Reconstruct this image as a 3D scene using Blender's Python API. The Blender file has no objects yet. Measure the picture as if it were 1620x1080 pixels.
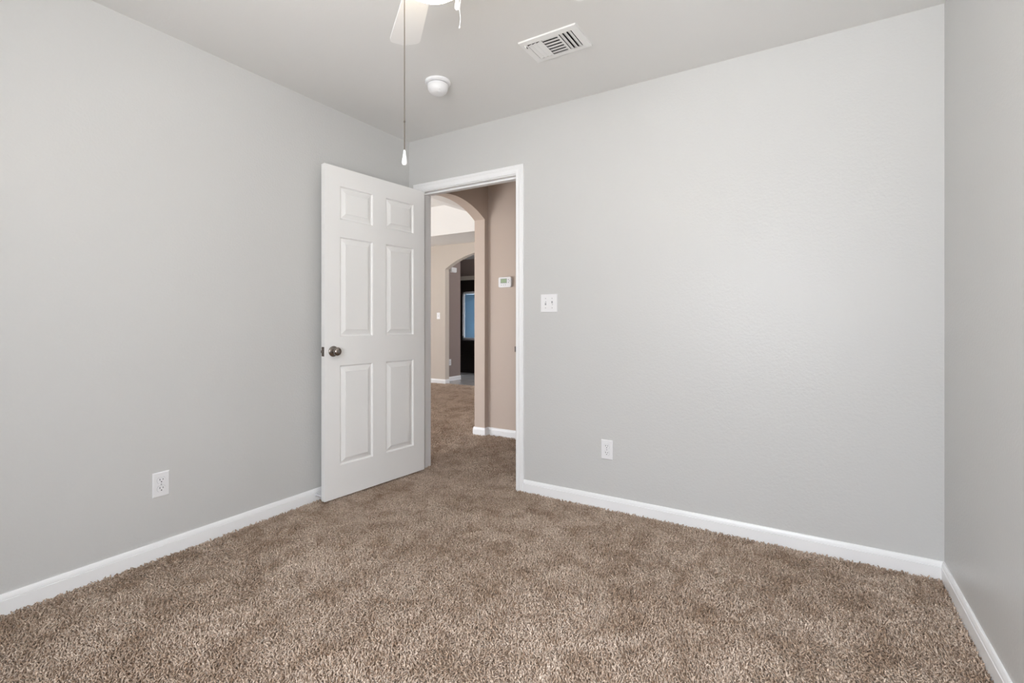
import bpy, bmesh, math, random
import numpy as np
from mathutils import Vector, Matrix

S = bpy.context.scene
C = S.collection
PI = math.pi

# ------------------------------------------------------------------ camera
F_PX, YAW, CY, EYE = 768.05, 31.486, 508.8, 1.10
cam_data = bpy.data.cameras.new('camera')
cam = bpy.data.objects.new('camera', cam_data)
C.objects.link(cam)
cam.location = (0, 0, EYE)
cam.rotation_euler = (PI / 2, 0, math.radians(YAW))
cam_data.sensor_width = 36.0
cam_data.lens = F_PX * 36.0 / 1620.0
cam_data.shift_y = -(540.0 - CY) / 1620.0
cam_data.clip_start = 0.02
S.camera = cam

# ------------------------------------------------------------------ world (daylight outside)
world = bpy.data.worlds.new('daylight')
S.world = world
world.use_nodes = True
wn, wl = world.node_tree.nodes, world.node_tree.links
for n in list(wn):
    wn.remove(n)
wo = wn.new('ShaderNodeOutputWorld')
wb = wn.new('ShaderNodeBackground')
tc = wn.new('ShaderNodeTexCoord')
sp = wn.new('ShaderNodeSeparateXYZ')
rp = wn.new('ShaderNodeValToRGB')
mr = wn.new('ShaderNodeMapRange')
wl.new(tc.outputs['Generated'], sp.inputs[0])
wl.new(sp.outputs['Z'], mr.inputs['Value'])
mr.inputs['From Min'].default_value = -0.3
mr.inputs['From Max'].default_value = 0.7
wl.new(mr.outputs[0], rp.inputs[0])
rp.color_ramp.elements[0].position = 0.0
rp.color_ramp.elements[0].color = (0.97, 0.98, 1.0, 1)      # ground half brightened to throw light up at the ceilings
rp.color_ramp.elements[1].position = 1.0
rp.color_ramp.elements[1].color = (0.82, 0.88, 0.97, 1)
e = rp.color_ramp.elements.new(0.34)
e.color = (0.60, 0.615, 0.65, 1)
wl.new(rp.outputs[0], wb.inputs['Color'])
WORLD_STRENGTH = 15.6
wb.inputs['Strength'].default_value = WORLD_STRENGTH
wl.new(wb.outputs[0], wo.inputs['Surface'])

# ------------------------------------------------------------------ exposure
S.view_settings.view_transform = 'Standard'
S.view_settings.look = 'None'
S.view_settings.gamma = 1.0
S.view_settings.use_curve_mapping = False
S.view_settings.exposure = 0.0
S.cycles.max_bounces = 14
S.cycles.diffuse_bounces = 10
S.cycles.glossy_bounces = 4

# window openings (real holes in walls; portals only guide the sampling of the sky)
BW = dict(x0=-1.15, x1=0.28, z0=0.62, z1=2.12)       # bedroom window, wall behind the camera
REAR = -0.45

def portal(name, loc, rot, sx, sy):
    l = bpy.data.lights.new(name, 'AREA')
    l.shape = 'RECTANGLE'
    l.size, l.size_y = sx, sy
    l.cycles.is_portal = True
    o = bpy.data.objects.new(name, l)
    C.objects.link(o)
    o.location, o.rotation_euler = loc, rot
    return o

portal('portal_bedroom', ((BW['x0'] + BW['x1']) / 2, REAR - 0.02, (BW['z0'] + BW['z1']) / 2), (PI / 2, 0, 0),
       BW['x1'] - BW['x0'], BW['z1'] - BW['z0'])
LIVX, LIVY = -8.2, 0.9
LW1 = (2.1, 4.2, 0.4, 2.0)  # unseen window added as daylight for the living room
LW2 = (-5.5, -3.5, 0.05, 1.25)  # unseen window added and shaped to light the hallway through the arch
portal('portal_living', (LIVX - 0.02, (LW1[0] + LW1[1]) / 2, (LW1[2] + LW1[3]) / 2), (0, -PI / 2, 0), LW1[3] - LW1[2], LW1[1] - LW1[0])
portal('portal_patio', ((LW2[0] + LW2[1]) / 2, LIVY - 0.02, (LW2[2] + LW2[3]) / 2), (PI / 2, 0, 0), LW2[1] - LW2[0], LW2[3] - LW2[2])

# ------------------------------------------------------------------ dimensions
XL, XR, YB, H = -2.598, 0.4936, 2.741, 2.463
WT = 0.115
YH0, YH1 = YB + WT, 3.925            # hallway
XA0, XA1 = -2.68, -2.80              # arch wall faces (hall side, living side)
YFAR = 6.745                          # living room far wall
JL, JR, JT = -2.483, -1.649, 2.067   # inner faces of the door jambs

# ------------------------------------------------------------------ materials
def new_mat(name):
    m = bpy.data.materials.new(name)
    m.use_nodes = True
    b = m.node_tree.nodes['Principled BSDF']
    return m, m.node_tree.nodes, m.node_tree.links, b

def plain(name, col, rough=0.5, metal=0.0, spec=0.5, coat=0.0):
    m, n, l, b = new_mat(name)
    b.inputs['Base Color'].default_value = (*col, 1)
    b.inputs['Roughness'].default_value = rough
    b.inputs['Metallic'].default_value = metal
    b.inputs['Specular IOR Level'].default_value = spec
    b.inputs['Coat Weight'].default_value = coat
    # very fine unevenness so that nothing is perfectly even
    t = n.new('ShaderNodeTexCoord'); no = n.new('ShaderNodeTexNoise'); bu = n.new('ShaderNodeBump')
    no.inputs['Scale'].default_value = 60
    bu.inputs['Strength'].default_value = 0.03
    bu.inputs['Distance'].default_value = 0.002
    l.new(t.outputs['Object'], no.inputs['Vector']); l.new(no.outputs['Fac'], bu.inputs['Height'])
    l.new(bu.outputs[0], b.inputs['Normal'])
    return m

def paint(name, col, rough=0.55, bump=0.25, spec=0.35, var=0.015):
    m, n, l, b = new_mat(name)
    t = n.new('ShaderNodeTexCoord')
    n1 = n.new('ShaderNodeTexNoise'); n1.inputs['Scale'].default_value = 95; n1.inputs['Detail'].default_value = 3
    n2 = n.new('ShaderNodeTexNoise'); n2.inputs['Scale'].default_value = 1.3; n2.inputs['Detail'].default_value = 2
    mx = n.new('ShaderNodeMix'); mx.data_type = 'RGBA'
    a = [max(0, c - var) for c in col]; c2 = [c + var for c in col]
    mx.inputs[6].default_value = (*a, 1); mx.inputs[7].default_value = (*c2, 1)
    l.new(t.outputs['Object'], n1.inputs['Vector']); l.new(t.outputs['Object'], n2.inputs['Vector'])
    l.new(n2.outputs['Fac'], mx.inputs[0]); l.new(mx.outputs[2], b.inputs['Base Color'])
    bu = n.new('ShaderNodeBump'); bu.inputs['Strength'].default_value = bump; bu.inputs['Distance'].default_value = 0.0015
    l.new(n1.outputs['Fac'], bu.inputs['Height']); l.new(bu.outputs[0], b.inputs['Normal'])
    b.inputs['Roughness'].default_value = rough
    b.inputs['Specular IOR Level'].default_value = spec
    return m

M = {}
M['wall'] = paint('greige_wall_paint', (0.603, 0.603, 0.592), 0.38, 0.65)
M['ceil'] = paint('ceiling_paint', (0.78, 0.775, 0.76), 0.8, 0.35)
M['taupe'] = paint('taupe_wall_paint', (0.56, 0.468, 0.400), 0.5, 0.2)
M['cream'] = paint('lit_taupe_paint', (0.60, 0.54, 0.475), 0.5, 0.2)  # hall taupe again, bright living room light put into the colour
M['white_ceil'] = paint('white_ceiling_paint', (0.82, 0.81, 0.79), 0.8, 0.2)
M['brown'] = paint('shaded_taupe_paint', (0.30, 0.24, 0.22), 0.5, 0.2)  # hall taupe again, darkened in colour for the dim kitchen light
M['trim'] = plain('white_trim_paint', (0.90, 0.905, 0.91), 0.32)
M['door'] = plain('white_door_paint', (0.88, 0.877, 0.865), 0.38)
M['plastic'] = plain('white_plastic', (0.83, 0.83, 0.84), 0.3)
M['fanwhite'] = plain('white_enamel', (0.87, 0.87, 0.86), 0.3)
M['nickel'] = plain('brushed_dark_nickel', (0.30, 0.265, 0.24), 0.24, 1.0)
M['chain'] = plain('bead_chain_metal', (0.13, 0.105, 0.085), 0.4, 0.7)
M['steel'] = plain('zinc_steel', (0.42, 0.42, 0.43), 0.35, 1.0)
M['dark'] = plain('opening_shade', (0.015, 0.015, 0.018), 0.6)  # near-black on solids that stand in for shade in openings
M['duct'] = plain('duct_liner', (0.05, 0.05, 0.06), 0.7)
M['wood'] = plain('espresso_wood', (0.018, 0.013, 0.011), 0.35)
M['rubber'] = plain('white_rubber', (0.7, 0.7, 0.72), 0.6)
M['lcd'] = plain('thermostat_display', (0.36, 0.47, 0.30), 0.25)
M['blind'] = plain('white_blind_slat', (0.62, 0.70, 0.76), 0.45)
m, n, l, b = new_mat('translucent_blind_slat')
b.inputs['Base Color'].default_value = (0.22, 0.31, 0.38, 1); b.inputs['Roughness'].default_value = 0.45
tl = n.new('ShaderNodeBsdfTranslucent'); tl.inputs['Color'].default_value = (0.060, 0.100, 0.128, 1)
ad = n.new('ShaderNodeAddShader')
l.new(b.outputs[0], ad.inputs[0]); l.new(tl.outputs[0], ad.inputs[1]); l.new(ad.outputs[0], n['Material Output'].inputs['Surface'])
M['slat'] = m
M['button'] = plain('grey_button', (0.32, 0.33, 0.36), 0.5)
M['backing'] = plain('carpet_backing', (0.33, 0.25, 0.185), 0.95, spec=0.1)

m, n, l, b = new_mat('window_glass')
n.remove(b)
tr = n.new('ShaderNodeBsdfTransparent'); gl = n.new('ShaderNodeBsdfGlossy'); mixs = n.new('ShaderNodeMixShader')
gl.inputs['Roughness'].default_value = 0.02
mixs.inputs[0].default_value = 0.06
l.new(tr.outputs[0], mixs.inputs[1]); l.new(gl.outputs[0], mixs.inputs[2])
l.new(mixs.outputs[0], n['Material Output'].inputs['Surface'])
M['glass'] = m

m, n, l, b = new_mat('lit_frosted_glass')
b.inputs['Base Color'].default_value = (0.95, 0.92, 0.86, 1)
b.inputs['Emission Color'].default_value = (1.0, 0.84, 0.62, 1)
b.inputs['Emission Strength'].default_value = 19.0
M['bowl'] = m

# carpet yarn: two-tone frieze, pile-direction shading put into the colour as darker patches
m, n, l, b = new_mat('carpet_yarn')
t = n.new('ShaderNodeTexCoord')
nf = n.new('ShaderNodeTexNoise'); nf.inputs['Scale'].default_value = 150; nf.inputs['Detail'].default_value = 1
nb = n.new('ShaderNodeTexNoise'); nb.inputs['Scale'].default_value = 2.3; nb.inputs['Detail'].default_value = 6; nb.inputs['Roughness'].default_value = 0.62
r1 = n.new('ShaderNodeValToRGB')
r1.color_ramp.elements[0].position = 0.30; r1.color_ramp.elements[0].color = (0.41, 0.285, 0.198, 1)
r1.color_ramp.elements[1].position = 0.70; r1.color_ramp.elements[1].color = (0.97, 0.82, 0.69, 1)
r2 = n.new('ShaderNodeValToRGB')
r2.color_ramp.elements[0].position = 0.38; r2.color_ramp.elements[0].color = (0.80, 0.76, 0.72, 1)
r2.color_ramp.elements[1].position = 0.61; r2.color_ramp.elements[1].color = (1.0, 1.0, 1.0, 1)
mu = n.new('ShaderNodeMix'); mu.data_type = 'RGBA'; mu.blend_type = 'MULTIPLY'; mu.inputs[0].default_value = 1
for q in (nf, nb):
    l.new(t.outputs['Object'], q.inputs['Vector'])
l.new(nf.outputs['Fac'], r1.inputs[0]); l.new(nb.outputs['Fac'], r2.inputs[0])
l.new(r1.outputs[0], mu.inputs[6]); l.new(r2.outputs[0], mu.inputs[7]); 
nm = n.new('ShaderNodeTexNoise'); nm.inputs['Scale'].default_value = 7.5; nm.inputs['Detail'].default_value = 5; nm.inputs['Roughness'].default_value = 0.68; nm.inputs['Distortion'].default_value = 0.6
r3 = n.new('ShaderNodeValToRGB')
r3.color_ramp.elements[0].position = 0.37; r3.color_ramp.elements[0].color = (0.70, 0.64, 0.58, 1)
r3.color_ramp.elements[1].position = 0.55; r3.color_ramp.elements[1].color = (1.0, 1.0, 1.0, 1)
mv = n.new('ShaderNodeMix'); mv.data_type = 'RGBA'; mv.blend_type = 'MULTIPLY'; mv.inputs[0].default_value = 1
l.new(t.outputs['Object'], nm.inputs['Vector']); l.new(nm.outputs['Fac'], r3.inputs[0])
l.new(mu.outputs[2], mv.inputs[6]); l.new(r3.outputs[0], mv.inputs[7]); l.new(mv.outputs[2], b.inputs['Base Color'])
b.inputs['Roughness'].default_value = 0.9
b.inputs['Specular IOR Level'].default_value = 0.15
b.inputs['Sheen Weight'].default_value = 0.15
M['yarn'] = m

# kitchen tile
m, n, l, b = new_mat('grey_floor_tile')
t = n.new('ShaderNodeTexCoord'); br = n.new('ShaderNodeTexBrick')
br.offset = 0; br.inputs['Scale'].default_value = 1.0
br.inputs['Brick Width'].default_value = 0.33; br.inputs['Row Height'].default_value = 0.33
br.inputs['Mortar Size'].default_value = 0.006
br.inputs['Color1'].default_value = (0.40, 0.38, 0.37, 1); br.inputs['Color2'].default_value = (0.36, 0.345, 0.34, 1)
br.inputs['Mortar'].default_value = (0.22, 0.2, 0.19, 1)
l.new(t.outputs['Object'], br.inputs['Vector']); l.new(br.outputs['Color'], b.inputs['Base Color'])
b.inputs['Roughness'].default_value = 0.25
M['tile'] = m

# ------------------------------------------------------------------ mesh helpers
def link(name, bm, mats, parent=None, smooth=False, angle=None):
    me = bpy.data.meshes.new(name)
    bmesh.ops.recalc_face_normals(bm, faces=bm.faces)
    bm.to_mesh(me); bm.free()
    for mm in (mats if isinstance(mats, (list, tuple)) else [mats]):
        me.materials.append(M[mm])
    if smooth:
        me.polygons.foreach_set('use_smooth', [True] * len(me.polygons))
        me.set_sharp_from_angle(angle=math.radians(angle or 40))
    o = bpy.data.objects.new(name, me)
    C.objects.link(o)
    if parent:
        o.parent = parent
    return o

def empty(name, loc, rot=(0, 0, 0)):
    o = bpy.data.objects.new(name, None)
    C.objects.link(o)
    o.location, o.rotation_euler = loc, rot
    o.empty_display_size = 0.05
    return o

def tag(o, label, cat, kind=None, group=None):
    o['label'] = label; o['category'] = cat
    if kind: o['kind'] = kind
    if group: o['group'] = group
    return o

def box(bm, x0, x1, y0, y1, z0, z1, bev=0.0, mi=0):
    vs = [bm.verts.new((x, y, z)) for x in (x0, x1) for y in (y0, y1) for z in (z0, z1)]
    idx = [(0, 1, 3, 2), (4, 6, 7, 5), (0, 4, 5, 1), (2, 3, 7, 6), (0, 2, 6, 4), (1, 5, 7, 3)]
    fs = [bm.faces.new([vs[i] for i in f]) for f in idx]
    for f in fs: f.material_index = mi
    if bev > 0:
        es = list({e for f in fs for e in f.edges})
        bmesh.ops.bevel(bm, geom=es, offset=bev, segments=2, affect='EDGES', profile=0.5)
    return bm

def BM(): return bmesh.new()

def prism(bm, outline, fn, t0, t1, mi=0):
    """outline: 2-D polygon; fn(a, b, t) -> xyz"""
    A = [bm.verts.new(fn(a, c, t0)) for a, c in outline]
    B = [bm.verts.new(fn(a, c, t1)) for a, c in outline]
    fs = [bm.faces.new(A), bm.faces.new(B[::-1])]
    k = len(A)
    for i in range(k):
        fs.append(bm.faces.new([A[i], B[i], B[(i + 1) % k], A[(i + 1) % k]]))
    for f in fs: f.material_index = mi
    return fs

def lathe(bm, prof, seg=32, mat=None, closed=False):
    """prof: (r, z) list, turned about z; mat: Matrix"""
    mat = mat or Matrix()
    rings = []
    for r, z in prof:
        if r < 1e-6:
            rings.append([bm.verts.new(mat @ Vector((0, 0, z)))])
        else:
            rings.append([bm.verts.new(mat @ Vector((r * math.cos(2 * PI * i / seg), r * math.sin(2 * PI * i / seg), z))) for i in range(seg)])
    for a, c in zip(rings, rings[1:]):
        for i in range(seg):
            j = (i + 1) % seg
            if len(a) == 1 and len(c) == 1: continue
            if len(a) == 1: bm.faces.new([a[0], c[i], c[j]])
            elif len(c) == 1: bm.faces.new([a[i], c[0], a[j]])
            else: bm.faces.new([a[i], c[i], c[j], a[j]])
    return bm

def arch_outline(s0, s1, c, a, spring, rise, top, seg=28, bottom=-0.02):
    R = (a * a + rise * rise) / (2 * rise)
    pts = [(s0, bottom), (c - a, bottom), (c - a, spring)]
    for i in range(1, seg):
        u = -a + 2 * a * i / seg
        pts.append((c + u, spring + math.sqrt(R * R - u * u) - (R - rise)))
    pts += [(c + a, spring), (c + a, bottom), (s1, bottom), (s1, top), (s0, top)]
    return pts

# ------------------------------------------------------------------ bedroom shell
ZB = -0.02
bm = BM()
prism(bm, [(XA1, ZB), (JL - 0.018, ZB), (JL - 0.018, JT + 0.018), (JR + 0.018, JT + 0.018), (JR + 0.018, ZB), (XR + 0.12, ZB), (XR + 0.12, H + 0.6), (XA1, H + 0.6)],
      lambda a, c, t: (a, t, c), YB, YB + WT)
bm.faces.ensure_lookup_table(); bm.normal_update(); bmesh.ops.recalc_face_normals(bm, faces=bm.faces)
for f in bm.faces:
    if f.normal.y > -0.5: f.material_index = 1
tag(link('wall_back', bm, ['wall', 'taupe']), 'light grey bedroom wall with the open doorway and the double light switch', 'wall', 'structure')

bm = BM(); box(bm, XA1, XL, REAR - 0.12, YB, ZB, H + 0.6)
bmesh.ops.recalc_face_normals(bm, faces=bm.faces)
for f in bm.faces:
    if f.normal.x < -0.5: f.material_index = 1
tag(link('wall_left', bm, ['wall', 'cream']), 'light grey bedroom wall on the left behind the open door', 'wall', 'structure')
bm = BM(); box(bm, XR, XR + 0.12, REAR - 0.12, YB, ZB, H + 0.1)
tag(link('wall_right', bm, 'wall'), 'light grey blank wall at the right edge of the room', 'wall', 'structure')
bm = BM()
box(bm, XL, BW['x0'], REAR - 0.12, REAR, ZB, H + 0.1)
box(bm, BW['x1'], XR, REAR - 0.12, REAR, ZB, H + 0.1)
box(bm, BW['x0'], BW['x1'], REAR - 0.12, REAR, ZB, BW['z0'])
box(bm, BW['x0'], BW['x1'], REAR - 0.12, REAR, BW['z1'], H + 0.1)
tag(link('wall_rear', bm, 'wall'), 'light grey bedroom wall with the window, behind the viewer', 'wall', 'structure')
bm = BM(); box(bm, XL, XR + 0.12, REAR - 0.12, YB, H, H + 0.12)
tag(link('ceiling', bm, 'ceil'), 'flat light grey bedroom ceiling with the fan, smoke alarm and air vent', 'ceiling', 'structure')
bm = BM(); box(bm, XL, XR, REAR, YB, -0.10, -0.012); box(bm, JL - 0.018, JR + 0.018, YB, YH0, -0.10, -0.012); box(bm, XA0, XR, YH0, YH1, -0.10, -0.012)
box(bm, XA1, XA0, YH0, YH1, -0.10, -0.012); box(bm, LIVX, XA1, LIVY, YFAR + 0.05, -0.10, -0.012)
tag(link('floor', bm, 'backing'), 'floor under the brown carpet through bedroom, hallway and living room', 'floor', 'structure')

def window(idx, kind_label, W):
    """W: fn mapping local (s, d, z) to world; builds a white single-hung frame with a glass pane"""
    s0, s1, z0, z1, fn = W
    bm = BM()
    def b(a0, a1, d0, d1, c0, c1):
        n0 = len(bm.verts); box(bm, a0, a1, d0, d1, c0, c1)
        bm.verts.ensure_lookup_table()
        for v in bm.verts[n0:]: v.co = Vector(fn(*v.co))
    w = 0.045
    b(s0, s0 + w, 0.03, 0.09, z0, z1); b(s1 - w, s1, 0.03, 0.09, z0, z1)
    b(s0 + w, s1 - w, 0.03, 0.09, z0, z0 + w); b(s0 + w, s1 - w, 0.03, 0.09, z1 - w, z1)
    zm = (z0 + z1) / 2
    b(s0 + w, s1 - w, 0.04, 0.08, zm - 0.02, zm + 0.02)
    o = link('window_%d' % idx, bm, 'trim')
    tag(o, kind_label, 'window', 'structure')
    bm = BM(); b2 = [fn(s0 + w, 0.06, z0 + w), fn(s1 - w, 0.06, z0 + w), fn(s1 - w, 0.06, z1 - w), fn(s0 + w, 0.06, z1 - w)]
    bm.faces.new([bm.verts.new(p) for p in b2])
    link('window_pane', bm, 'glass', o)
    return o
window(1, 'white framed bedroom window in the wall behind the viewer',
       (BW['x0'], BW['x1'], BW['z0'], BW['z1'], lambda s, d, z: (s, REAR - d, z)))

# ------------------------------------------------------------------ carpet pile
FX, FA = -5.525, 0.92                 # left edge and half width of the far arch
def smooth_noise(x, y, scale, seed):
    rs = np.random.RandomState(seed)
    g = rs.rand(64, 64)
    u, v = (x * scale) % 63, (y * scale) % 63
    i, j = np.floor(u).astype(int), np.floor(v).astype(int)
    fu, fv = u - i, v - j
    fu, fv = fu * fu * (3 - 2 * fu), fv * fv * (3 - 2 * fv)
    i1, j1 = (i + 1) % 64, (j + 1) % 64
    return (g[i, j] * (1 - fu) + g[i1, j] * fu) * (1 - fv) + (g[i, j1] * (1 - fu) + g[i1, j1] * fu) * fv

def carpet(name, regions, seed):
    rs = np.random.RandomState(seed)
    P, RR, LL, BB, CC = [], [], [], [], []
    for (x0, x1, y0, y1, pitch, rad, leng, base_z, test) in regions:
        gx, gy = np.meshgrid(np.arange(x0 + pitch / 2, x1, pitch), np.arange(y0 + pitch / 2, y1, pitch))
        p = np.stack([gx.ravel(), gy.ravel()], 1) + (rs.rand(gx.size, 2) - 0.5) * pitch * 0.9
        p[:, 0] = np.clip(p[:, 0], x0 + 0.004, x1 - 0.004)
        if test is not None: p = p[test(p[:, 0], p[:, 1])]
        P.append(p)
        for lst, v in ((RR, rad), (LL, leng), (BB, base_z)): lst.append(np.full(len(p), v))
        CC.append(np.tile([x0, x1, y0, y1], (len(p), 1)))
    P = np.concatenate(P); N = len(P)
    r, length, base = np.concatenate(RR), np.concatenate(LL), np.concatenate(BB)
    X, Y = P[:, 0], P[:, 1]
    CC = np.concatenate(CC)
    lean_dir = smooth_noise(X + 9, Y + 9, 5.0, 1) * 4 * PI + (rs.rand(N) - 0.5) * 5.6
    ln = 0.25 + 0.75 * smooth_noise(X + 5, Y + 5, 3.2, 2)
    lean = np.clip(0.35 + 0.75 * ln + (rs.rand(N) - 0.5) * 0.7, 0.05, 1.25)
    L = length * (0.75 + 0.5 * rs.rand(N))
    dx, dy = np.cos(lean_dir), np.sin(lean_dir)
    mid_h, mid_o = L * 0.55 * np.cos(lean * 0.5), L * 0.55 * np.sin(lean * 0.5)
    tip_h, tip_o = mid_h + L * 0.5 * np.cos(lean * 1.25), mid_o + L * 0.5 * np.sin(lean * 1.25)
    a0 = rs.rand(N) * 2 * PI
    V = np.zeros((N, 10, 3), np.float32)
    for ring, (hh, oo, rad) in enumerate(((0 * L, 0 * L, r * 0.9), (mid_h, mid_o, r * 1.15), (tip_h, tip_o, r * 0.8))):
        for k in range(3):
            a = a0 + 2 * PI * k / 3 + ring * 0.7
            V[:, ring * 3 + k, 0] = X + dx * oo + np.cos(a) * rad
            V[:, ring * 3 + k, 1] = Y + dy * oo + np.sin(a) * rad
            V[:, ring * 3 + k, 2] = base + hh + (0 if ring == 0 else np.sin(a * 2 + 1) * 0.0006)
    V[:, 9, 0] = X + dx * (tip_o + r * 0.5); V[:, 9, 1] = Y + dy * (tip_o + r * 0.5); V[:, 9, 2] = base + tip_h + r * 0.5
    V[:, :, 0] = np.clip(V[:, :, 0], CC[:, 0:1] - 0.001, CC[:, 1:2] + 0.001)
    V[:, :, 1] = np.clip(V[:, :, 1], CC[:, 2:3] - 0.006, CC[:, 3:4] + 0.006)
    F = []
    for ring in range(2):
        for k in range(3):
            a, c = ring * 3 + k, ring * 3 + (k + 1) % 3
            F.append([a, c, c + 3]); F.append([a, c + 3, a + 3])
    for k in range(3):
        F.append([6 + k, 6 + (k + 1) % 3, 9])
    F = np.array(F, np.int32)
    faces = (F[None] + (np.arange(N, dtype=np.int32) * 10)[:, None, None]).reshape(-1)
    me = bpy.data.meshes.new(name)
    me.vertices.add(N * 10); me.vertices.foreach_set('co', V.ravel())
    nf = len(faces) // 3
    me.loops.add(len(faces)); me.loops.foreach_set('vertex_index', faces)
    me.polygons.add(nf)
    me.polygons.foreach_set('loop_start', np.arange(0, nf * 3, 3, dtype=np.int32))
    me.update(calc_edges=True)
    me.polygons.foreach_set('use_smooth', np.ones(nf, bool))
    me.materials.append(M['yarn'])
    o = bpy.data.objects.new(name, me); C.objects.link(o)
    return o

NEAR = (0.0078, 0.0031, 0.0160, -0.012)
MID = (0.0100, 0.0036, 0.0190, -0.013)
FAR = (0.0135, 0.0048, 0.0200, -0.014)
tag(carpet('carpet_pile', [(XL + 0.014, XR - 0.014, -0.25, YB - 0.020, *NEAR, None),
                           (JL + 0.013, JR - 0.013, YB - 0.014, YH0 + 0.014, *NEAR, None),
                           (XA1 + 0.002, -1.2, YH0 + 0.020, YH1 - 0.020, *MID, lambda x, y: (x > XA0) | (y < 3.85))], 3),
    'brown and beige twisted carpet pile of the bedroom and the hallway outside its door', 'carpet', 'stuff')
tag(carpet('carpet_pile', [(-6.2, XA1 - 0.002, 2.9, YFAR - 0.02, *FAR, None),
                           (FX + 0.01, XA1 - 0.002, YFAR - 0.02, YFAR + 0.04, *FAR, None)], 7),
    'brown carpet pile of the living room beyond the hallway arch', 'carpet', 'stuff')

# ------------------------------------------------------------------ baseboards
BPROF = [(0.0, -0.012), (0.0125, -0.012), (0.0125, 0.0495), (0.0088, 0.0510), (0.0088, 0.0522), (0.0118, 0.0538), (0.0100, 0.062), (0.0068, 0.0705), (0.0050, 0.073), (0.0, 0.073)]
def baseboards(path, names, labels):
    P = [Vector(p) for p in path]
    k = len(P)
    dirs = [(P[i + 1] - P[i]).normalized() for i in range(k - 1)]
    nor = [Vector((-d.y, d.x)) for d in dirs]
    def off(i, t):
        if i == 0: return P[0] + nor[0] * t
        if i == k - 1: return P[-1] + nor[-1] * t
        a, c = nor[i - 1], nor[i]
        return P[i] + (a + c) * (t / (1 + a.dot(c)))
    for i in range(k - 1):
        if names[i] is None: continue
        bm = BM()
        A = [bm.verts.new((*off(i, t), z)) for t, z in BPROF]
        B = [bm.verts.new((*off(i + 1, t), z)) for t, z in BPROF]
        q = len(A)
        bm.faces.new(A); bm.faces.new(B[::-1])
        for j in range(q):
            bm.faces.new([A[j], B[j], B[(j + 1) % q], A[(j + 1) % q]])
        tag(link(names[i], bm, 'trim'), labels[i], 'baseboard', 'structure')

CW = 0.057
baseboards([(XR, REAR), (XR, YB), (JR + 0.005 + CW, YB)], ['baseboard_right', 'baseboard_back'],
           ['white moulded baseboard along the blank right wall', 'white moulded baseboard right of the doorway'])
baseboards([(JL - 0.005 - CW, YB), (XL, YB), (XL, REAR)], ['baseboard_corner', 'baseboard_left'],
           ['short white baseboard piece hidden in the corner behind the door', 'white moulded baseboard along the left wall under the outlet'])
YJ = 3.868
baseboards([(XR, YH1), (XA0, YH1), (XA0, YJ), (XA1, YJ), (XA1, YFAR)],
           ['baseboard_hallway', 'baseboard_return', 'baseboard_arch', 'baseboard_living'],
           ['white baseboard under the thermostat wall in the hallway', 'narrow white baseboard return beside the hallway arch',
            'white baseboard across the foot of the near arch jamb', 'white baseboard on the near side wall of the living room'])
YF2, XK = YFAR + 0.11, -5.72
baseboards([(FX, YF2 - 0.001), (FX, YFAR), (LIVX, YFAR)], ['baseboard_pier', 'baseboard_far'],
           ['white baseboard on the side of the far arch opening', 'white baseboard on the far lightened taupe wall of the living room'])
baseboards([(XK, 7.44), (XK, YF2)], ['baseboard_passage'], ['white baseboard on the shaded taupe wall beyond the far arch'])

# ------------------------------------------------------------------ door frame (jambs, stop, casings)
bm = BM()
box(bm, JL - 0.018, JL, YB, YH0, -0.012, JT + 0.018)
box(bm, JR, JR + 0.018, YB, YH0, -0.012, JT + 0.018)
box(bm, JL, JR, YB, YH0, JT, JT + 0.018)
box(bm, JL, JL + 0.011, YB + 0.040, YB + 0.084, -0.012, JT - 0.011)
box(bm, JR - 0.011, JR, YB + 0.040, YB + 0.084, -0.012, JT - 0.011)
box(bm, JL, JR, YB + 0.040, YB + 0.084, JT - 0.011, JT)
frame = tag(link('trim_1', bm, 'trim'), 'white painted door frame around the open doorway', 'door frame', 'structure')
CP = [(0.0, 0.0), (0.0, 0.0085), (0.003, 0.0105), (0.008, 0.0105), (0.012, 0.009), (0.020, 0.0095), (0.030, 0.012), (0.034, 0.0145),
      (0.038, 0.0130), (0.042, 0.0145), (0.050, 0.0150), (0.054, 0.0140), (0.057, 0.010), (0.057, 0.0)]
def casing(y, sgn):
    bm = BM()
    xl, xr, zt = JL - 0.005, JR + 0.005, JT + 0.005
    st = [[(xr + w, y + sgn * t, -0.012) for w, t in CP], [(xr + w, y + sgn * t, zt + w) for w, t in CP],
          [(xl - w, y + sgn * t, zt + w) for w, t in CP], [(xl - w, y + sgn * t, -0.012) for w, t in CP]]
    R = [[bm.verts.new(p) for p in s] for s in st]
    q = len(CP)
    for a, c in zip(R, R[1:]):
        for j in range(q):
            bm.faces.new([a[j], c[j], c[(j + 1) % q], a[(j + 1) % q]])
    bm.faces.new(R[0]); bm.faces.new(R[-1][::-1])
    return link('casing', bm, 'trim', frame)
casing(YB, -1); casing(YH0, 1)
bm = BM(); box(bm, JR - 0.0015, JR + 0.001, YB + 0.006, YB + 0.034, 0.89, 0.95, 0.0008)
box(bm, JR - 0.0015, JR + 0.0045, YB - 0.012, YB + 0.007, 0.902, 0.938, 0.0006)
o = link('strike_plate', bm, 'chain', frame); o['label'] = 'dark steel strike plate'

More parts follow.
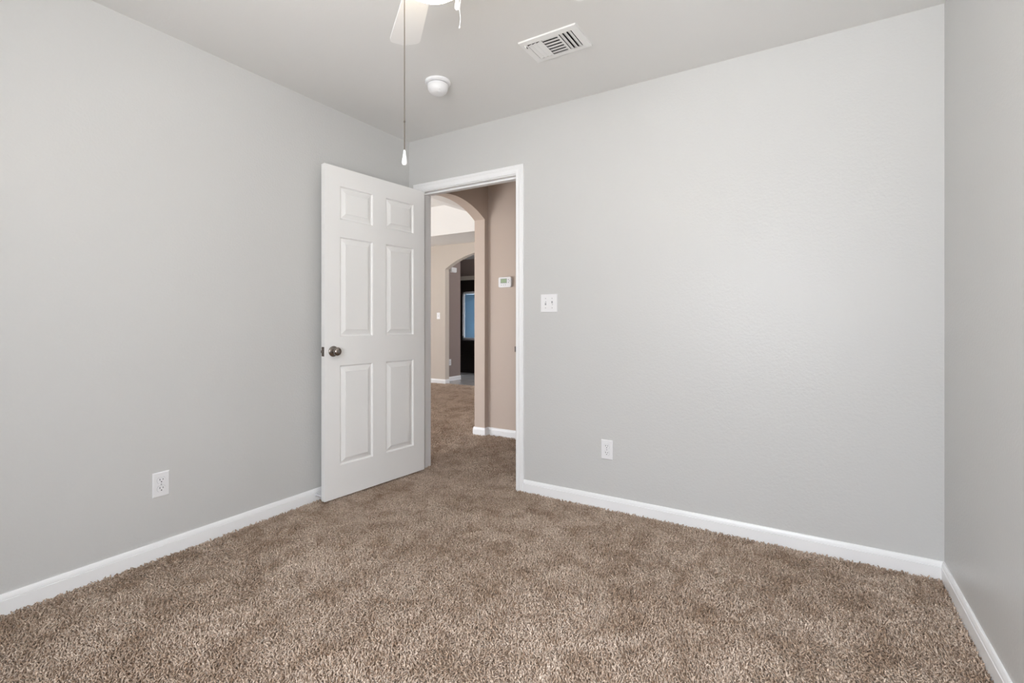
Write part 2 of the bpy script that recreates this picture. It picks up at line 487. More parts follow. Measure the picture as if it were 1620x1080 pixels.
# ------------------------------------------------------------------ door leaf
HX, HY = -2.4236, 2.7186
door_ang = math.atan2(1.9025 - HY, -2.4924 - HX)
LW, LT, LZ0, LZ1 = 0.815, 0.035, 0.012, 2.0576
PX = [(0.105, 0.353), (0.461, 0.709)]
PZ = [(0.209, 0.828), (1.009, 1.626), (1.736, 1.942)]
RINGS = [(0.0035, 0.0080), (0.007, 0.0112), (0.010, 0.0112), (0.0385, 0.0018), (0.0395, 0.0)]
bm = BM()
xs = [0] + [v for p in PX for v in p] + [LW]
zs = [LZ0] + [v for p in PZ for v in p] + [LZ1]
for side, y0, sg in ((0, 0.0, -1), (1, -LT, 1)):
    G = [[bm.verts.new((x, y0, z)) for z in zs] for x in xs]
    for i in range(len(xs) - 1):
        for j in range(len(zs) - 1):
            cell = [G[i][j], G[i + 1][j], G[i + 1][j + 1], G[i][j + 1]]
            if i % 2 == 1 and j % 2 == 1:
                prev = cell
                for ins, dep in RINGS:
                    cur = [bm.verts.new((x, y0 + sg * dep, z)) for x, z in
                           ((xs[i] + ins, zs[j] + ins), (xs[i + 1] - ins, zs[j] + ins), (xs[i + 1] - ins, zs[j + 1] - ins), (xs[i] + ins, zs[j + 1] - ins))]
                    for k in range(4):
                        bm.faces.new([prev[k], prev[(k + 1) % 4], cur[(k + 1) % 4], cur[k]])
                    prev = cur
                bm.faces.new(prev)
            else:
                bm.faces.new(cell)
    if side == 0: G0 = G
for i in range(len(xs) - 1):
    for j in (0, len(zs) - 1):
        bm.faces.new([G0[i][j], G0[i + 1][j], G[i + 1][j], G[i][j]])
for j in range(len(zs) - 1):
    for i in (0, len(xs) - 1):
        bm.faces.new([G0[i][j], G0[i][j + 1], G[i][j + 1], G[i][j]])
door = link('door_1', bm, 'door')
door.location = (HX, HY, 0); door.rotation_euler = (0, 0, door_ang)
tag(door, 'white six panel door standing open against the left wall', 'door', 'structure')
KX, KZ = 0.757, 0.919
for sgn, y in ((1, 0.0), (-1, -LT)):
    mt = Matrix.Translation((KX, y, KZ)) @ Matrix.Rotation(-sgn * PI / 2, 4, 'X')
    bm = BM()
    lathe(bm, [(0.0, 0.0), (0.0325, 0.0), (0.033, 0.002), (0.0315, 0.006), (0.026, 0.0085), (0.016, 0.0105), (0.012, 0.013), (0.0, 0.013)], 40, mt)
    k = link('door_knob_rosette', bm, 'nickel', door, True, 50)
    bm = BM()
    kp = [(0.0, 0.010), (0.0105, 0.010), (0.0105, 0.022), (0.0125, 0.027)]
    for i in range(13):
        a = -0.95 + i * (PI / 2 + 0.95) / 12
        kp.append((0.0262 * math.cos(a), 0.043 + 0.0185 * math.sin(a)))
    kp[-1] = (0.0, kp[-1][1])
    lathe(bm, kp, 40, mt)
    link('door_knob', bm, 'nickel', door, True, 60)['label'] = 'dark nickel round knob'
bm = BM(); box(bm, LW - 0.0005, LW + 0.0015, -LT / 2 - 0.0125, -LT / 2 + 0.0125, KZ - 0.0285, KZ + 0.0285, 0.0006)
lp = link('latch_plate', bm, 'chain', door); lp['label'] = 'dark steel latch plate'
bm = BM(); box(bm, LW + 0.001, LW + 0.011, -LT / 2 - 0.007, -LT / 2 + 0.008, KZ - 0.008, KZ + 0.008, 0.002)
link('latch_bolt', bm, 'nickel', lp)
for z in (0.25, 1.05, 1.82):
    bm = BM()
    mt = Matrix.Translation((-0.006, -LT - 0.004, z))
    lathe(bm, [(0, -0.045), (0.006, -0.045), (0.006, 0.045), (0, 0.045)], 14, mt)
    box(bm, -0.004, 0.0, -LT, -0.004, z - 0.044, z + 0.044)
    link('hinge', bm, 'steel', door, True, 40)

# ------------------------------------------------------------------ door stop on the left baseboard
st = empty('door_stop', (XL + 0.0125, 1.918, 0.036))
tag(st, 'small white spring door stop on the left baseboard by the door edge', 'door stop')
mt = Matrix.Rotation(PI / 2, 4, 'Y')
bm = BM(); lathe(bm, [(0, 0), (0.011, 0), (0.011, 0.003), (0.006, 0.006), (0.0, 0.006)], 20, mt); link('base', bm, 'rubber', st, True)
bm = BM()
pr = [(0.0, 0.005)]
for i in range(40):
    pr.append((0.0042 + 0.0008 * (i % 2), 0.006 + i * 0.0008))
pr.append((0.0, 0.038))
lathe(bm, pr, 14, mt); link('spring', bm, 'rubber', st)
bm = BM(); lathe(bm, [(0, 0.037), (0.0065, 0.037), (0.0075, 0.041), (0.0065, 0.050), (0, 0.052)], 18, mt); link('rubber_tip', bm, 'rubber', st, True)

# ------------------------------------------------------------------ outlets and switches
def wall_plate(bm, w, h, t=0.0055, bev=0.0035):
    o = [(-w / 2, -h / 2), (w / 2, -h / 2), (w / 2, h / 2), (-w / 2, h / 2)]
    A = [bm.verts.new((x, 0, z)) for x, z in o]
    B = [bm.verts.new((x, -t * 0.45, z)) for x, z in o]
    Cc = [bm.verts.new((x - math.copysign(bev, x), -t, z - math.copysign(bev, z))) for x, z in o]
    for P, Q in ((A, B), (B, Cc)):
        for k in range(4): bm.faces.new([P[k], P[(k + 1) % 4], Q[(k + 1) % 4], Q[k]])
    bm.faces.new(Cc); bm.faces.new(A[::-1])

def slot(bm, x, z, w, h, y):
    box(bm, x - w / 2, x + w / 2, y - 0.0004, y + 0.001, z - h / 2, z + h / 2)

def outlet(loc, rz, label, first=[]):
    if first:
        r = first[0].copy(); C.objects.link(r)
        for ch in list(first[0].children):
            c = ch.copy(); C.objects.link(c); c.parent = r
            for g in ch.children:
                d = g.copy(); C.objects.link(d); d.parent = c
    else:
        r = empty('electrical_outlet', (0, 0, 0))
        bm = BM(); wall_plate(bm, 0.0700, 0.1145); link('cover_plate', bm, 'plastic', r)
        for zc in (0.0195, -0.0195):
            bm = BM(); out = []
            for i in range(40):
                a = 2 * PI * i / 40
                out.append((0.0172 * math.cos(a), max(-0.0135, min(0.0135, 0.0172 * math.sin(a))) + zc))
            prism(bm, out, lambda a, c, t: (a, t, c), -0.005, -0.0072)
            rc = link('receptacle', bm, 'plastic', r, True, 40)
            bm = BM()
            slot(bm, -0.0065, zc + 0.004, 0.0026, 0.0085, -0.0072); slot(bm, 0.0065, zc + 0.004, 0.0024, 0.0070, -0.0072)
            m2 = Matrix.Translation((0, -0.0070, zc - 0.0072)) @ Matrix.Rotation(PI / 2, 4, 'X')
            lathe(bm, [(0, 0), (0.0026, 0), (0.0026, 0.0006), (0, 0.0006)], 14, m2)
            link('socket_hole_shade', bm, 'dark', rc)['label'] = 'dark blocks for shade in the socket holes'  # raised dark blocks, shade of the holes as colour
            bm = BM()
            ring = [(x * 1.045, (z - zc) * 1.045 + zc) for x, z in out]
            prism(bm, ring, lambda a, c, t: (a, t, c), -0.0050, -0.0057)
            link('receptacle_gap_shade', bm, 'button', rc)  # grey plate whose colour stands in for shade around the receptacle
        bm = BM(); m2 = Matrix.Translation((0, -0.005, 0)) @ Matrix.Rotation(PI / 2, 4, 'X')
        lathe(bm, [(0, 0), (0.0032, 0), (0.003, 0.0012), (0, 0.0015)], 14, m2); link('screw', bm, 'steel', r, True)
        first.append(r)
    r.location = loc; r.rotation_euler = (0, 0, rz)
    tag(r, label, 'outlet', group='white duplex wall outlets')
    return r
outlet((-1.0195, YB, 0.345), 0, 'white duplex outlet on the back wall right of the doorway')
outlet((XL, 1.083, 0.338), PI / 2, 'white duplex outlet on the left wall above the baseboard')
outlet((XK, 7.118, 0.343), PI / 2, 'small white outlet on the shaded taupe wall beyond the far arch')

def switch(loc, rz, w, xs_, label, ups, plate_h=0.1145):
    r = empty('light_switch', loc, (0, 0, rz))
    tag(r, label, 'light switch', group='white toggle light switches')
    bm = BM(); wall_plate(bm, w, plate_h); link('cover_plate', bm, 'plastic', r)
    for x, up in zip(xs_, ups):
        bm = BM(); slot(bm, x, 0, 0.0098, 0.0240, -0.0055)
        link('toggle_slot', bm, 'button', r)
        bm = BM(); box(bm, x - 0.0042, x + 0.0042, -0.014, -0.004, -0.0045, 0.0045, 0.001)
        tg = link('toggle', bm, 'plastic', r)
        s = 1 if up else -1
        for v in tg.data.vertices:
            v.co.z += s * (0.0035 + (-v.co.y - 0.005) * 0.75)
        for z in (-0.030, 0.030):
            bm = BM(); m2 = Matrix.Translation((x, -0.005, z)) @ Matrix.Rotation(PI / 2, 4, 'X')
            lathe(bm, [(0, 0), (0.0030, 0), (0.0028, 0.0011), (0, 0.0013)], 14, m2)
            link('screw', bm, 'steel', r, True)
    return r
switch((-1.403, YB, 1.2175), 0, 0.1165, (-0.023, 0.023), 'white double toggle light switch beside the doorway', (True, False))
switch((-5.680, YFAR, 1.206), 0, 0.070, (0.0,), 'white single light switch on the far lightened taupe wall left of the arch', (True,))

# ------------------------------------------------------------------ smoke alarm
sm = empty('smoke_alarm', (-1.800, 2.132, H))
tag(sm, 'round white smoke alarm on the ceiling below the vent', 'smoke alarm')
bm = BM(); lathe(bm, [(0, 0), (0.071, 0), (0.0725, -0.004), (0.072, -0.010), (0.069, -0.014), (0.060, -0.0165), (0.0, -0.0165)], 56); link('base', bm, 'plastic', sm, True, 50)
bm = BM(); lathe(bm, [(0, -0.016), (0.0555, -0.016), (0.0555, -0.0195), (0, -0.0195)], 56); link('vent_gap_shade', bm, 'dark', sm)['label'] = 'dark disc for shade in the air gap'  # dark disc colours in the shade between base and dome
bm = BM()
lathe(bm, [(0, -0.0185), (0.0565, -0.0185), (0.058, -0.021), (0.0575, -0.034), (0.0555, -0.047), (0.050, -0.058), (0.041, -0.066), (0.030, -0.0705), (0.015, -0.0725), (0.0, -0.073)], 56)
link('dome', bm, 'plastic', sm, True, 50)
bm = BM(); mt = Matrix.Translation((0.020, -0.018, -0.0700)) @ Matrix.Rotation(0.22, 4, Vector((-0.67, -0.74, 0)))
lathe(bm, [(0, 0.001), (0.0125, 0.001), (0.0125, -0.0012), (0.0105, -0.0012), (0.010, 0.0), (0.006, -0.0022), (0, -0.0026)], 24, mt)
link('test_button', bm, 'plastic', sm, True, 40)
bm = BM(); box(bm, 0.034, 0.042, -0.030, -0.022, -0.064, -0.056, 0.001); link('indicator_light', bm, 'plastic', sm)

# ------------------------------------------------------------------ ceiling air vent
vx0, vx1, vy0, vy1 = -1.213, -0.911, 2.038, 2.241
vt = empty('ceiling_vent', ((vx0 + vx1) / 2, (vy0 + vy1) / 2, H))
tag(vt, 'white rectangular metal air vent with three louver banks on the ceiling', 'air vent')
W2, D2 = (vx1 - vx0) / 2, (vy1 - vy0) / 2
banks = [(-0.118, -0.052), (-0.040, 0.040), (0.052, 0.118)]
hy = 0.072
bm = BM()
XS = [-W2, -0.118, -0.052, -0.040, 0.040, 0.052, 0.118, W2]
YS = [-D2, -hy, hy, D2]
zf = -0.0095
G = [[bm.verts.new((x, y, zf if 0 < i < 7 and 0 < j < 3 else zf + 0.002)) for j, y in enumerate(YS)] for i, x in enumerate(XS)]
for i in range(7):
    for j in range(3):
        if i in (1, 3, 5) and j == 1: continue
        bm.faces.new([G[i][j], G[i + 1][j], G[i + 1][j + 1], G[i][j + 1]])
rim_in = [G[0][0], G[-1][0], G[-1][-1], G[0][-1]]
# rim back to the ceiling
loop = [G[i][0] for i in range(8)] + [G[7][j] for j in (1, 2, 3)] + [G[i][3] for i in range(6, -1, -1)] + [G[0][j] for j in (2, 1)]
top = [bm.verts.new((v.co.x * 1.004, v.co.y * 1.006, 0.0)) for v in loop]
for k in range(len(loop)):
    bm.faces.new([loop[k], loop[(k + 1) % len(loop)], top[(k + 1) % len(loop)], top[k]])
link('face_plate', bm, 'fanwhite', vt)
bm = BM(); box(bm, -0.124, 0.124, -0.078, 0.078, -0.0012, -0.0004); link('duct_shade', bm, 'dark', vt)['label'] = 'dark sheet for shade in the duct'  # flat dark sheet painted as the shade inside the duct
def louver(along, c0, c1, pos, lean, w, parent=vt, up=0.0045):
    """curved blade: runs from c0 to c1 along axis; leans toward +/- on the other axis as it comes down"""
    bm = BM(); prof = []
    nseg = 5
    for i in range(nseg + 1):
        t = i / nseg
        prof.append((pos + lean * w * (t ** 1.6), -0.0012 - up * t))
    th = 0.0008
    prof = [(a, z - 0.003) for a, z in prof]
    pts = prof + [(a, z - 0 + th) for a, z in reversed(prof)]
    if along == 'y': prism(bm, pts, lambda a, z, t: (a, t, z), c0, c1)
    else: prism(bm, pts, lambda a, z, t: (t, a, z), c0, c1)
    link('louver', bm, 'fanwhite', parent, True, 60)
for i in range(3):
    louver('y', -hy + 0.009, hy, -0.052 - i * 0.022, -1, 0.0195, up=0.0058)
    louver('y', -hy, hy, 0.052 + i * 0.022, 1, 0.0185, up=0.0070)
for i in range(6):
    louver('x', -0.040, 0.040, hy - 0.004 - i * 0.0240, -1, 0.0212, up=0.0046)
bm = BM(); box(bm, -0.131, -0.127, -0.066, -0.045, -0.0098, -0.0052, 0.0); link('damper_slot', bm, 'dark', vt)
bm = BM(); box(bm, -0.1315, -0.1265, -0.074, -0.062, -0.018, -0.0085, 0.001); link('damper_lever', bm, 'fanwhite', vt)

# ------------------------------------------------------------------ ceiling fan
FXC, FYC = -0.932, 1.073
fan = empty('ceiling_fan', (FXC, FYC, H))
tag(fan, 'white four blade ceiling fan with a lit glass bowl and pull chains', 'ceiling fan')
ZBL = 2.190 - H
bm = BM(); lathe(bm, [(0, 0), (0.070, 0), (0.070, -0.012), (0.058, -0.040), (0.045, -0.055), (0.0, -0.055)], 40); link('canopy', bm, 'fanwhite', fan, True)
bm = BM(); lathe(bm, [(0, -0.05), (0.060, -0.05), (0.100, -0.075), (0.118, -0.110), (0.122, -0.160), (0.115, -0.215), (0.095, -0.250), (0.0, -0.250)], 48); link('motor_housing', bm, 'fanwhite', fan, True)
bm = BM(); lathe(bm, [(0, -0.245), (0.055, -0.245), (0.058, -0.290), (0.066, -0.300), (0.068, -0.318), (0.0, -0.318)], 40); link('switch_housing', bm, 'fanwhite', fan, True)
bm = BM(); lathe(bm, [(0.0, -0.340 + 0.027), (0.108, -0.340 + 0.027), (0.112, -0.352 + 0.027), (0.112, -0.366 + 0.027), (0.108, -0.386 + 0.027), (0.096, -0.408 + 0.027), (0.074, -0.426 + 0.027), (0.045, -0.437 + 0.027), (0.0, -0.441 + 0.027)], 56)
lb = link('glass_bowl', bm, 'bowl', fan, True, 60); lb['label'] = 'lit frosted glass bowl'
DIR = math.atan2(1.395 - FYC, -1.345 - FXC)
for k in range(4):
    a = DIR + k * PI / 2
    rot = Matrix.Rotation(a, 4, 'Z') @ Matrix.Rotation(math.radians(-8), 4, 'X')
    # blade outline
    r0, r1 = 0.175, 0.545
    out = [(r0, -0.042), (r1 - 0.040, -0.058)]
    for i in range(1, 6): 
        t = i / 6 * PI / 2
        out.append((r1 - 0.040 + 0.026 * math.sin(t), -0.058 + 0.020 * (1 - math.cos(t))))
    out += [(r1 - 0.008, -0.022), (r1, 0.0), (r1 - 0.008, 0.022)]
    for i in range(5, 0, -1):
        t = i / 6 * PI / 2
        out.append((r1 - 0.040 + 0.026 * math.sin(t), 0.058 - 0.020 * (1 - math.cos(t))))
    out += [(r1 - 0.040, 0.058), (r0, 0.042)]
    bm = BM(); prism(bm, out, lambda p, q, t: rot @ Vector((p, q, t)), -0.003, 0.003)
    bl = link('fan_blade', bm, 'fanwhite', fan); bl.location = (0, 0, ZBL)
    bm = BM()
    prism(bm, [(0.085, -0.016), (0.16, -0.012), (0.19, -0.032), (0.235, -0.030), (0.245, 0.0), (0.235, 0.030), (0.19, 0.032), (0.16, 0.012), (0.085, 0.016)],
          lambda p, q, t: rot @ Vector((p, q, t)), 0.003, 0.008)
    link('blade_bracket', bm, 'fanwhite', bl)

def beads(x, y, z0, z1, pitch=0.0042, r=0.00185):
    """ball chain as one mesh"""
    bm = BM(); z = z0
    prof = [(0.0, r), (r * 0.75, r * 0.66), (r, 0.0), (r * 0.75, -r * 0.66), (0.0, -r)]
    while z > z1:
        lathe(bm, prof, 8, Matrix.Translation((x, y, z))); z -= pitch
    lathe(bm, [(0.00045, z0), (0.00045, z1)], 5, Matrix.Translation((x, y, 0)))
    return bm
def fob_mesh(x, y, z, s=1.0):
    return lathe(BM(), [(0, 0.0), (0.0022 * s, 0.0), (0.0030 * s, -0.003), (0.0042 * s, -0.014), (0.0062 * s, -0.026), (0.0074 * s, -0.033), (0.0070 * s, -0.038), (0.0048 * s, -0.0415), (0.0, -0.043)], 24, Matrix.Translation((x, y, z)))
# positions relative to the fan
lx, ly = -0.970 - FXC, 1.0055 - FYC
bm = beads(lx, ly, -0.325, 1.582 - H)
ch = link('pull_chain', bm, 'chain', fan, True, 60); ch['label'] = 'long beaded metal pull chain'
bm = BM(); lathe(bm, [(0, 0.003), (0.0018, 0.003), (0.0026, 0), (0.0018, -0.003), (0, -0.003)], 12, Matrix.Translation((lx, ly, 1.662 - H)))
lathe(bm, [(0, 0.0), (0.0011, 0.0), (0.0011, -0.082), (0, -0.082)], 8, Matrix.Translation((lx, ly, 1.662 - H)))
link('chain_connector', bm, 'chain', ch, True, 60)
link('pull_fob', fob_mesh(lx, ly, 1.582 - H), 'fanwhite', ch, True, 60)['label'] = 'white teardrop pull'
sx, sy = -0.838 - FXC, 1.076 - FYC
bm = beads(sx, sy, -0.325, 2.012 - H)
ch = link('pull_chain', bm, 'chain', fan, True, 60); ch['label'] = 'short pull chain with white cord'
link('pull_fob', fob_mesh(sx, sy, 2.012 - H), 'fanwhite', ch, True, 60)['label'] = 'white teardrop pull'
bm = BM(); n0 = 24
prof_pts = [(0.0075 + 0.0012 * math.sin(i * 0.5), -i * 0.0042) for i in range(22)]
prevr = None
for ox, oz in prof_pts:
    ring = [bm.verts.new((sx + ox * 0.85 + 0.0007 * math.cos(a), sy + ox * 0.5 + 0.0007 * math.sin(a), 2.012 - H + oz)) for a in (0, 1.57, 3.14, 4.71)]
    if prevr:
        for k in range(4): bm.faces.new([prevr[k], prevr[(k + 1) % 4], ring[(k + 1) % 4], ring[k]])
    prevr = ring
cx0 = prof_pts[-1][0]
for s in (-1, 1):
    box(bm, sx + cx0 * 0.85 + s * 0.0016 - 0.0005, sx + cx0 * 0.85 + s * 0.0016 + 0.0005, sy + cx0 * 0.5 - 0.0005, sy + cx0 * 0.5 + 0.0005,
        2.012 - H + prof_pts[-1][1] - 0.005, 2.012 - H + prof_pts[-1][1] + 0.0005)
lathe(bm, [(0, 0.0015), (0.0016, 0), (0, -0.0015)], 8, Matrix.Translation((sx + cx0 * 0.85, sy + cx0 * 0.5, 2.012 - H + prof_pts[-1][1])))
link('pull_cord', bm, 'fanwhite', ch)['label'] = 'thin white cord'

# ------------------------------------------------------------------ hallway
bm = BM()
box(bm, XA0, XR + 0.12, YH1, YH1 + 0.12, ZB, H + 0.1)
tag(link('wall_hallway', bm, 'taupe'), 'taupe hallway wall carrying the thermostat', 'wall', 'structure')
bm = BM(); box(bm, XR, XR + 0.12, YH0, YH1, ZB, H + 0.1)
tag(link('wall_hallway_end', bm, 'taupe'), 'taupe end wall of the hallway, out of sight to the right', 'wall', 'structure')
bm = BM(); box(bm, XA0, XR + 0.12, YH0, YH1, H, H + 0.12)
tag(link('ceiling_hallway', bm, 'ceil'), 'flat ceiling over the hallway outside the bedroom', 'ceiling', 'structure')
bm = BM()
prism(bm, arch_outline(YH0, YFAR, 3.408, YJ - 3.408, 2.090, 0.130, H + 0.6), lambda a, c, t: (t, a, c), XA1, XA0)
bmesh.ops.recalc_face_normals(bm, faces=bm.faces)
for f in bm.faces:
    if f.normal.x < -0.5: f.material_index = 1
tag(link('wall_arch', bm, ['taupe', 'cream']), 'taupe hallway wall with the near arched opening to the living room', 'wall', 'structure')

# thermostat
th = empty('thermostat', (-2.468, YH1, 1.476))
tag(th, 'white digital thermostat with green display on the hallway wall', 'thermostat')
out = []
for cxs, czs, a0 in ((1, 1, 0), (-1, 1, 90), (-1, -1, 180), (1, -1, 270)):
    for i in range(6):
        a = math.radians(a0 + i * 18)
        out.append((cxs * 0.058 + 0.014 * math.cos(a), czs * 0.034 + 0.014 * math.sin(a)))
def bow(p): return (p[0], p[1] * (1 + 0.10 * (1 - (p[0] / 0.072) ** 2)))
bm = BM(); prism(bm, [bow((x * 0.93, z * 0.92)) for x, z in out], lambda a, c, t: (a, t, c), 0, -0.012); link('base', bm, 'plastic', th)
bm = BM()
o1 = [bow(p) for p in out]
A = [bm.verts.new((x, -0.012, z)) for x, z in o1]; B = [bm.verts.new((x, -0.027, z)) for x, z in o1]
D = [bm.verts.new((x * 0.95, -0.031, z * 0.93)) for x, z in o1]
for P_, Q_ in ((A, B), (B, D)):
    for k in range(len(P_)): bm.faces.new([P_[k], P_[(k + 1) % len(P_)], Q_[(k + 1) % len(P_)], Q_[k]])
bm.faces.new(D); bm.faces.new(A[::-1])
link('housing', bm, 'plastic', th, True, 35)
bm = BM(); box(bm, -0.046, 0.026, -0.0318, -0.0305, -0.010, 0.034, 0.0003); link('display_bezel', bm, 'button', th)
bm = BM(); box(bm, -0.042, 0.022, -0.0322, -0.0312, -0.006, 0.030); link('display', bm, 'lcd', th)['label'] = 'green display'
for bx, bz, s in ((0.044, 0.022, 0.005), (0.044, -0.003, 0.005), (0.056, 0.010, 0.004), (-0.036, -0.026, 0.004), (-0.013, -0.026, 0.004), (0.010, -0.026, 0.004)):
    bm = BM(); m2 = Matrix.Translation((bx, -0.0305, bz)) @ Matrix.Rotation(PI / 2, 4, 'X')
    lathe(bm, [(0, 0), (s, 0), (s * 0.9, 0.0018), (0, 0.0022)], 16, m2); link('button', bm, 'button', th, True)

# ------------------------------------------------------------------ living room
bm = BM()
YT = 5.93
prof = [(LIVX, 2.925), (-4.875, 2.925), (-3.55, H), (XA1, H), (XA1, H + 0.6), (LIVX, H + 0.6)]
prism(bm, prof, lambda a, c, t: (a, t, c), LIVY, YT)
tag(link('ceiling_living', bm, 'white_ceil'), 'raised white tray ceiling of the living room with a sloping side', 'ceiling', 'structure')
bm = BM(); box(bm, LIVX, XA1, YT, YFAR + 0.11, H, H + 0.6)
tag(link('ceiling_soffit', bm, 'white_ceil'), 'white dropped soffit above the far arch', 'ceiling', 'structure')
bm = BM()
prism(bm, arch_outline(LIVX - 0.12, XA1, FX + FA, FA, 2.035, 0.27, H), lambda a, c, t: (a, t, c), YFAR, YF2)
tag(link('wall_far', bm, 'cream'), 'lightened taupe far wall of the living room with the second arched opening', 'wall', 'structure')
bm = BM()
box(bm, LIVX - 0.12, LIVX, LIVY, LW1[0], ZB, 3.1); box(bm, LIVX - 0.12, LIVX, LW1[1], YFAR, ZB, 3.1)
box(bm, LIVX - 0.12, LIVX, LW1[0], LW1[1], ZB, LW1[2]); box(bm, LIVX - 0.12, LIVX, LW1[0], LW1[1], LW1[3], 3.1)
tag(link('wall_living_side', bm, 'cream'), 'lightened taupe living room wall with the added wide window, out of sight to the left', 'wall', 'structure')
window(2, 'wide white framed living room window, added out of sight on the left for daylight', (*LW1, lambda s, d, z: (LIVX - d, s, z)))
bm = BM()
box(bm, LIVX, LW2[0], LIVY - 0.12, LIVY, ZB, 3.1); box(bm, LW2[1], XA1, LIVY - 0.12, LIVY, ZB, 3.1); box(bm, LW2[0], LW2[1], LIVY - 0.12, LIVY, LW2[3], 3.1)
box(bm, LW2[0], LW2[1], LIVY - 0.12, LIVY, ZB, LW2[2])
tag(link('wall_living_near', bm, 'cream'), 'lightened taupe living room wall with the added patio window, out of sight behind the bedroom wall', 'wall', 'structure')
window(3, 'wide white framed patio window added to the living room, out of sight, to light the hallway', (*LW2, lambda s, d, z: (s, LIVY - d, z)))

# ------------------------------------------------------------------ kitchen beyond the far arch
bm = BM(); box(bm, -8.3, -2.6, YFAR + 0.05, 8.9, -0.10, -0.004)
tag(link('floor_kitchen', bm, 'tile'), 'grey tiled kitchen floor beyond the far arch', 'floor', 'structure')
bm = BM(); box(bm, XK - 0.5, XK, YF2, 7.44, ZB, H + 0.1)
tag(link('wall_passage', bm, 'brown'), 'shaded taupe wall beyond the far arch carrying the white chime box', 'wall', 'structure')
KY = 8.45
WZ0, WZ1, WX0, WX1 = 0.745, 1.73, -6.425, -5.45
bm = BM()
box(bm, -8.3, WX0, KY + 0.10, KY + 0.2, ZB, H + 0.1); box(bm, WX1, -2.6, KY + 0.10, KY + 0.2, ZB, H + 0.1)
box(bm, WX0, WX1, KY + 0.10, KY + 0.2, ZB, WZ0); box(bm, WX0, WX1, KY + 0.10, KY + 0.2, WZ1, H + 0.1)
tag(link('wall_kitchen', bm, 'brown'), 'taupe kitchen wall in its darkened shade colour above the dark cabinetry', 'wall', 'structure')
bm = BM(); box(bm, -8.4, -8.3, YF2, KY + 0.2, ZB, H + 0.1); 
KW = (7.15, 8.15, 0.9, 2.1)  # unseen side window, added to light the kitchen
box(bm, -2.6, -2.5, YFAR, KW[0], ZB, H + 0.1); box(bm, -2.6, -2.5, KW[1], KY + 0.2, ZB, H + 0.1)
box(bm, -2.6, -2.5, KW[0], KW[1], ZB, KW[2]); box(bm, -2.6, -2.5, KW[0], KW[1], KW[3], H + 0.1)
tag(link('wall_kitchen_side', bm, 'brown'), 'shaded taupe kitchen side walls, out of sight', 'wall', 'structure')
bm = BM(); box(bm, -8.3, -2.6, YF2, KY + 0.2, H, H + 0.1)
tag(link('ceiling_kitchen', bm, 'ceil'), 'kitchen ceiling beyond the far arch', 'ceiling', 'structure')
window(4, 'kitchen window behind the horizontal blinds', (WX0, WX1, WZ0, WZ1, lambda s, d, z: (s, KY + 0.10 + d, z)))
window(5, 'kitchen side window, added out of sight on the right to light the kitchen', (*KW, lambda s, d, z: (-2.6 + d, s, z)))
portal('portal_kitchen_side', (-2.48, (KW[0] + KW[1]) / 2, (KW[2] + KW[3]) / 2), (0, PI / 2, 0), KW[3] - KW[2], KW[1] - KW[0])
portal('portal_kitchen', ((WX0 + WX1) / 2, KY + 0.22, (WZ0 + WZ1) / 2), (-PI / 2, 0, 0), WX1 - WX0, WZ1 - WZ0)

cab = empty('kitchen_cabinet', (-6.0, KY + 0.05, -0.004))
tag(cab, 'near black wooden cabinetry framing the window with blinds', 'cabinet')
def cb(name, x0, x1, y0, y1, z0, z1, mt='wood', bev=0.003, par=cab):
    bm = BM(); box(bm, x0 + 6.0, x1 + 6.0, y0 - KY - 0.05, y1 - KY - 0.05, z0 + 0.004, z1 + 0.004, bev)
    return link(name, bm, mt, par)
CX0, CX1 = -7.1, -4.6
cb('base_carcass', CX0, CX1, KY + 0.01, KY + 0.098, -0.004, WZ0 - 0.045)
cb('side_panel', CX0, WX0 - 0.025, KY + 0.01, KY + 0.098, WZ0 - 0.045, 2.0)
cb('side_panel', WX1 + 0.025, CX1, KY + 0.01, KY + 0.098, WZ0 - 0.045, 2.0)
cb('header_panel', WX0 - 0.025, WX1 + 0.025, KY + 0.01, KY + 0.098, WZ1 + 0.02, 2.0)
cb('cornice', CX0 - 0.03, CX1 + 0.03, KY - 0.03, KY + 0.098, 2.0, 2.085, 'cream')['label'] = 'beige cornice'
k = 0
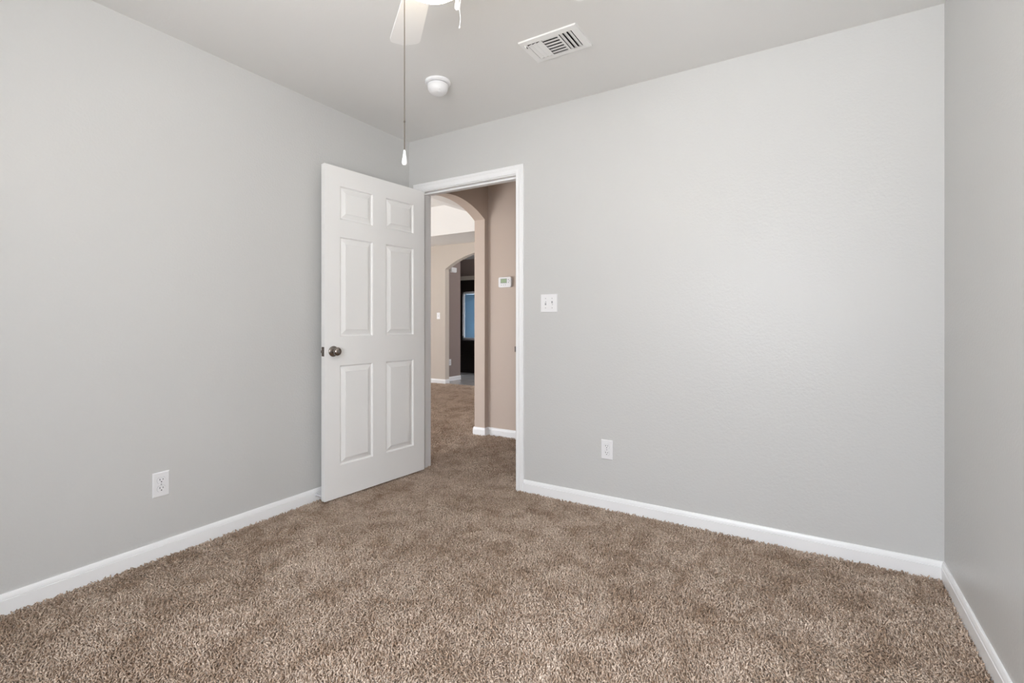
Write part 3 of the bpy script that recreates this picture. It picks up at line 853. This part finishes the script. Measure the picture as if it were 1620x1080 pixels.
while CX0 + k * 0.5 < CX1 - 0.4:
    x0 = CX0 + k * 0.5 + 0.01
    d = cb('cabinet_door', x0, x0 + 0.48, KY - 0.008, KY + 0.012, 0.38, WZ0 - 0.06)
    cb('door_panel', x0 + 0.05, x0 + 0.43, KY - 0.013, KY - 0.006, 0.43, WZ0 - 0.11, par=cab)
    cb('drawer', x0, x0 + 0.48, KY - 0.008, KY + 0.012, 0.09, 0.36)
    k += 1
bl = empty('window_blinds', ((WX0 + WX1) / 2, KY + 0.05, WZ0))
tag(bl, 'pale blue horizontal window blinds at the kitchen window', 'blinds')
bm = BM()
hw = (WX1 - WX0) / 2
z = 0.03
while z < WZ1 - WZ0 - 0.04:
    n0 = len(bm.verts)
    box(bm, -hw + 0.012, hw - 0.012, -0.026, 0.026, -0.0008, 0.0008)
    bm.verts.ensure_lookup_table()
    rm = Matrix.Translation((0, 0, z)) @ Matrix.Rotation(math.radians(66), 4, 'X')
    for v in bm.verts[n0:]: v.co = rm @ v.co
    z += 0.0345
link('slats', bm, 'slat', bl)
bm = BM(); box(bm, -hw, hw, -0.02, 0.02, WZ1 - WZ0 - 0.03, WZ1 - WZ0 + 0.005); link('head_rail', bm, 'blind', bl)
bm = BM(); box(bm, -hw, hw, -0.02, 0.02, -0.004, 0.018); link('bottom_rail', bm, 'blind', bl)
bm = BM(); box(bm, -hw - 0.004, -hw + 0.016, -0.024, 0.0, -0.004, WZ1 - WZ0 + 0.005); link('side_channel', bm, 'trim', bl)
bm = BM(); box(bm, hw - 0.016, hw + 0.004, -0.024, 0.0, -0.004, WZ1 - WZ0 + 0.005)
link('side_channel', bm, 'trim', bl)

# white chime box on the shaded taupe wall
chm = empty('door_chime', (XK, 7.185, 2.072))
tag(chm, 'small white chime box high on the shaded taupe wall beyond the far arch', 'door chime')
bm = BM(); box(bm, 0.0, 0.030, -0.085, 0.085, -0.048, 0.048, 0.003); link('back_box', bm, 'plastic', chm)
bm = BM(); box(bm, 0.030, 0.052, -0.078, 0.078, -0.042, 0.042, 0.006); link('cover', bm, 'plastic', chm)
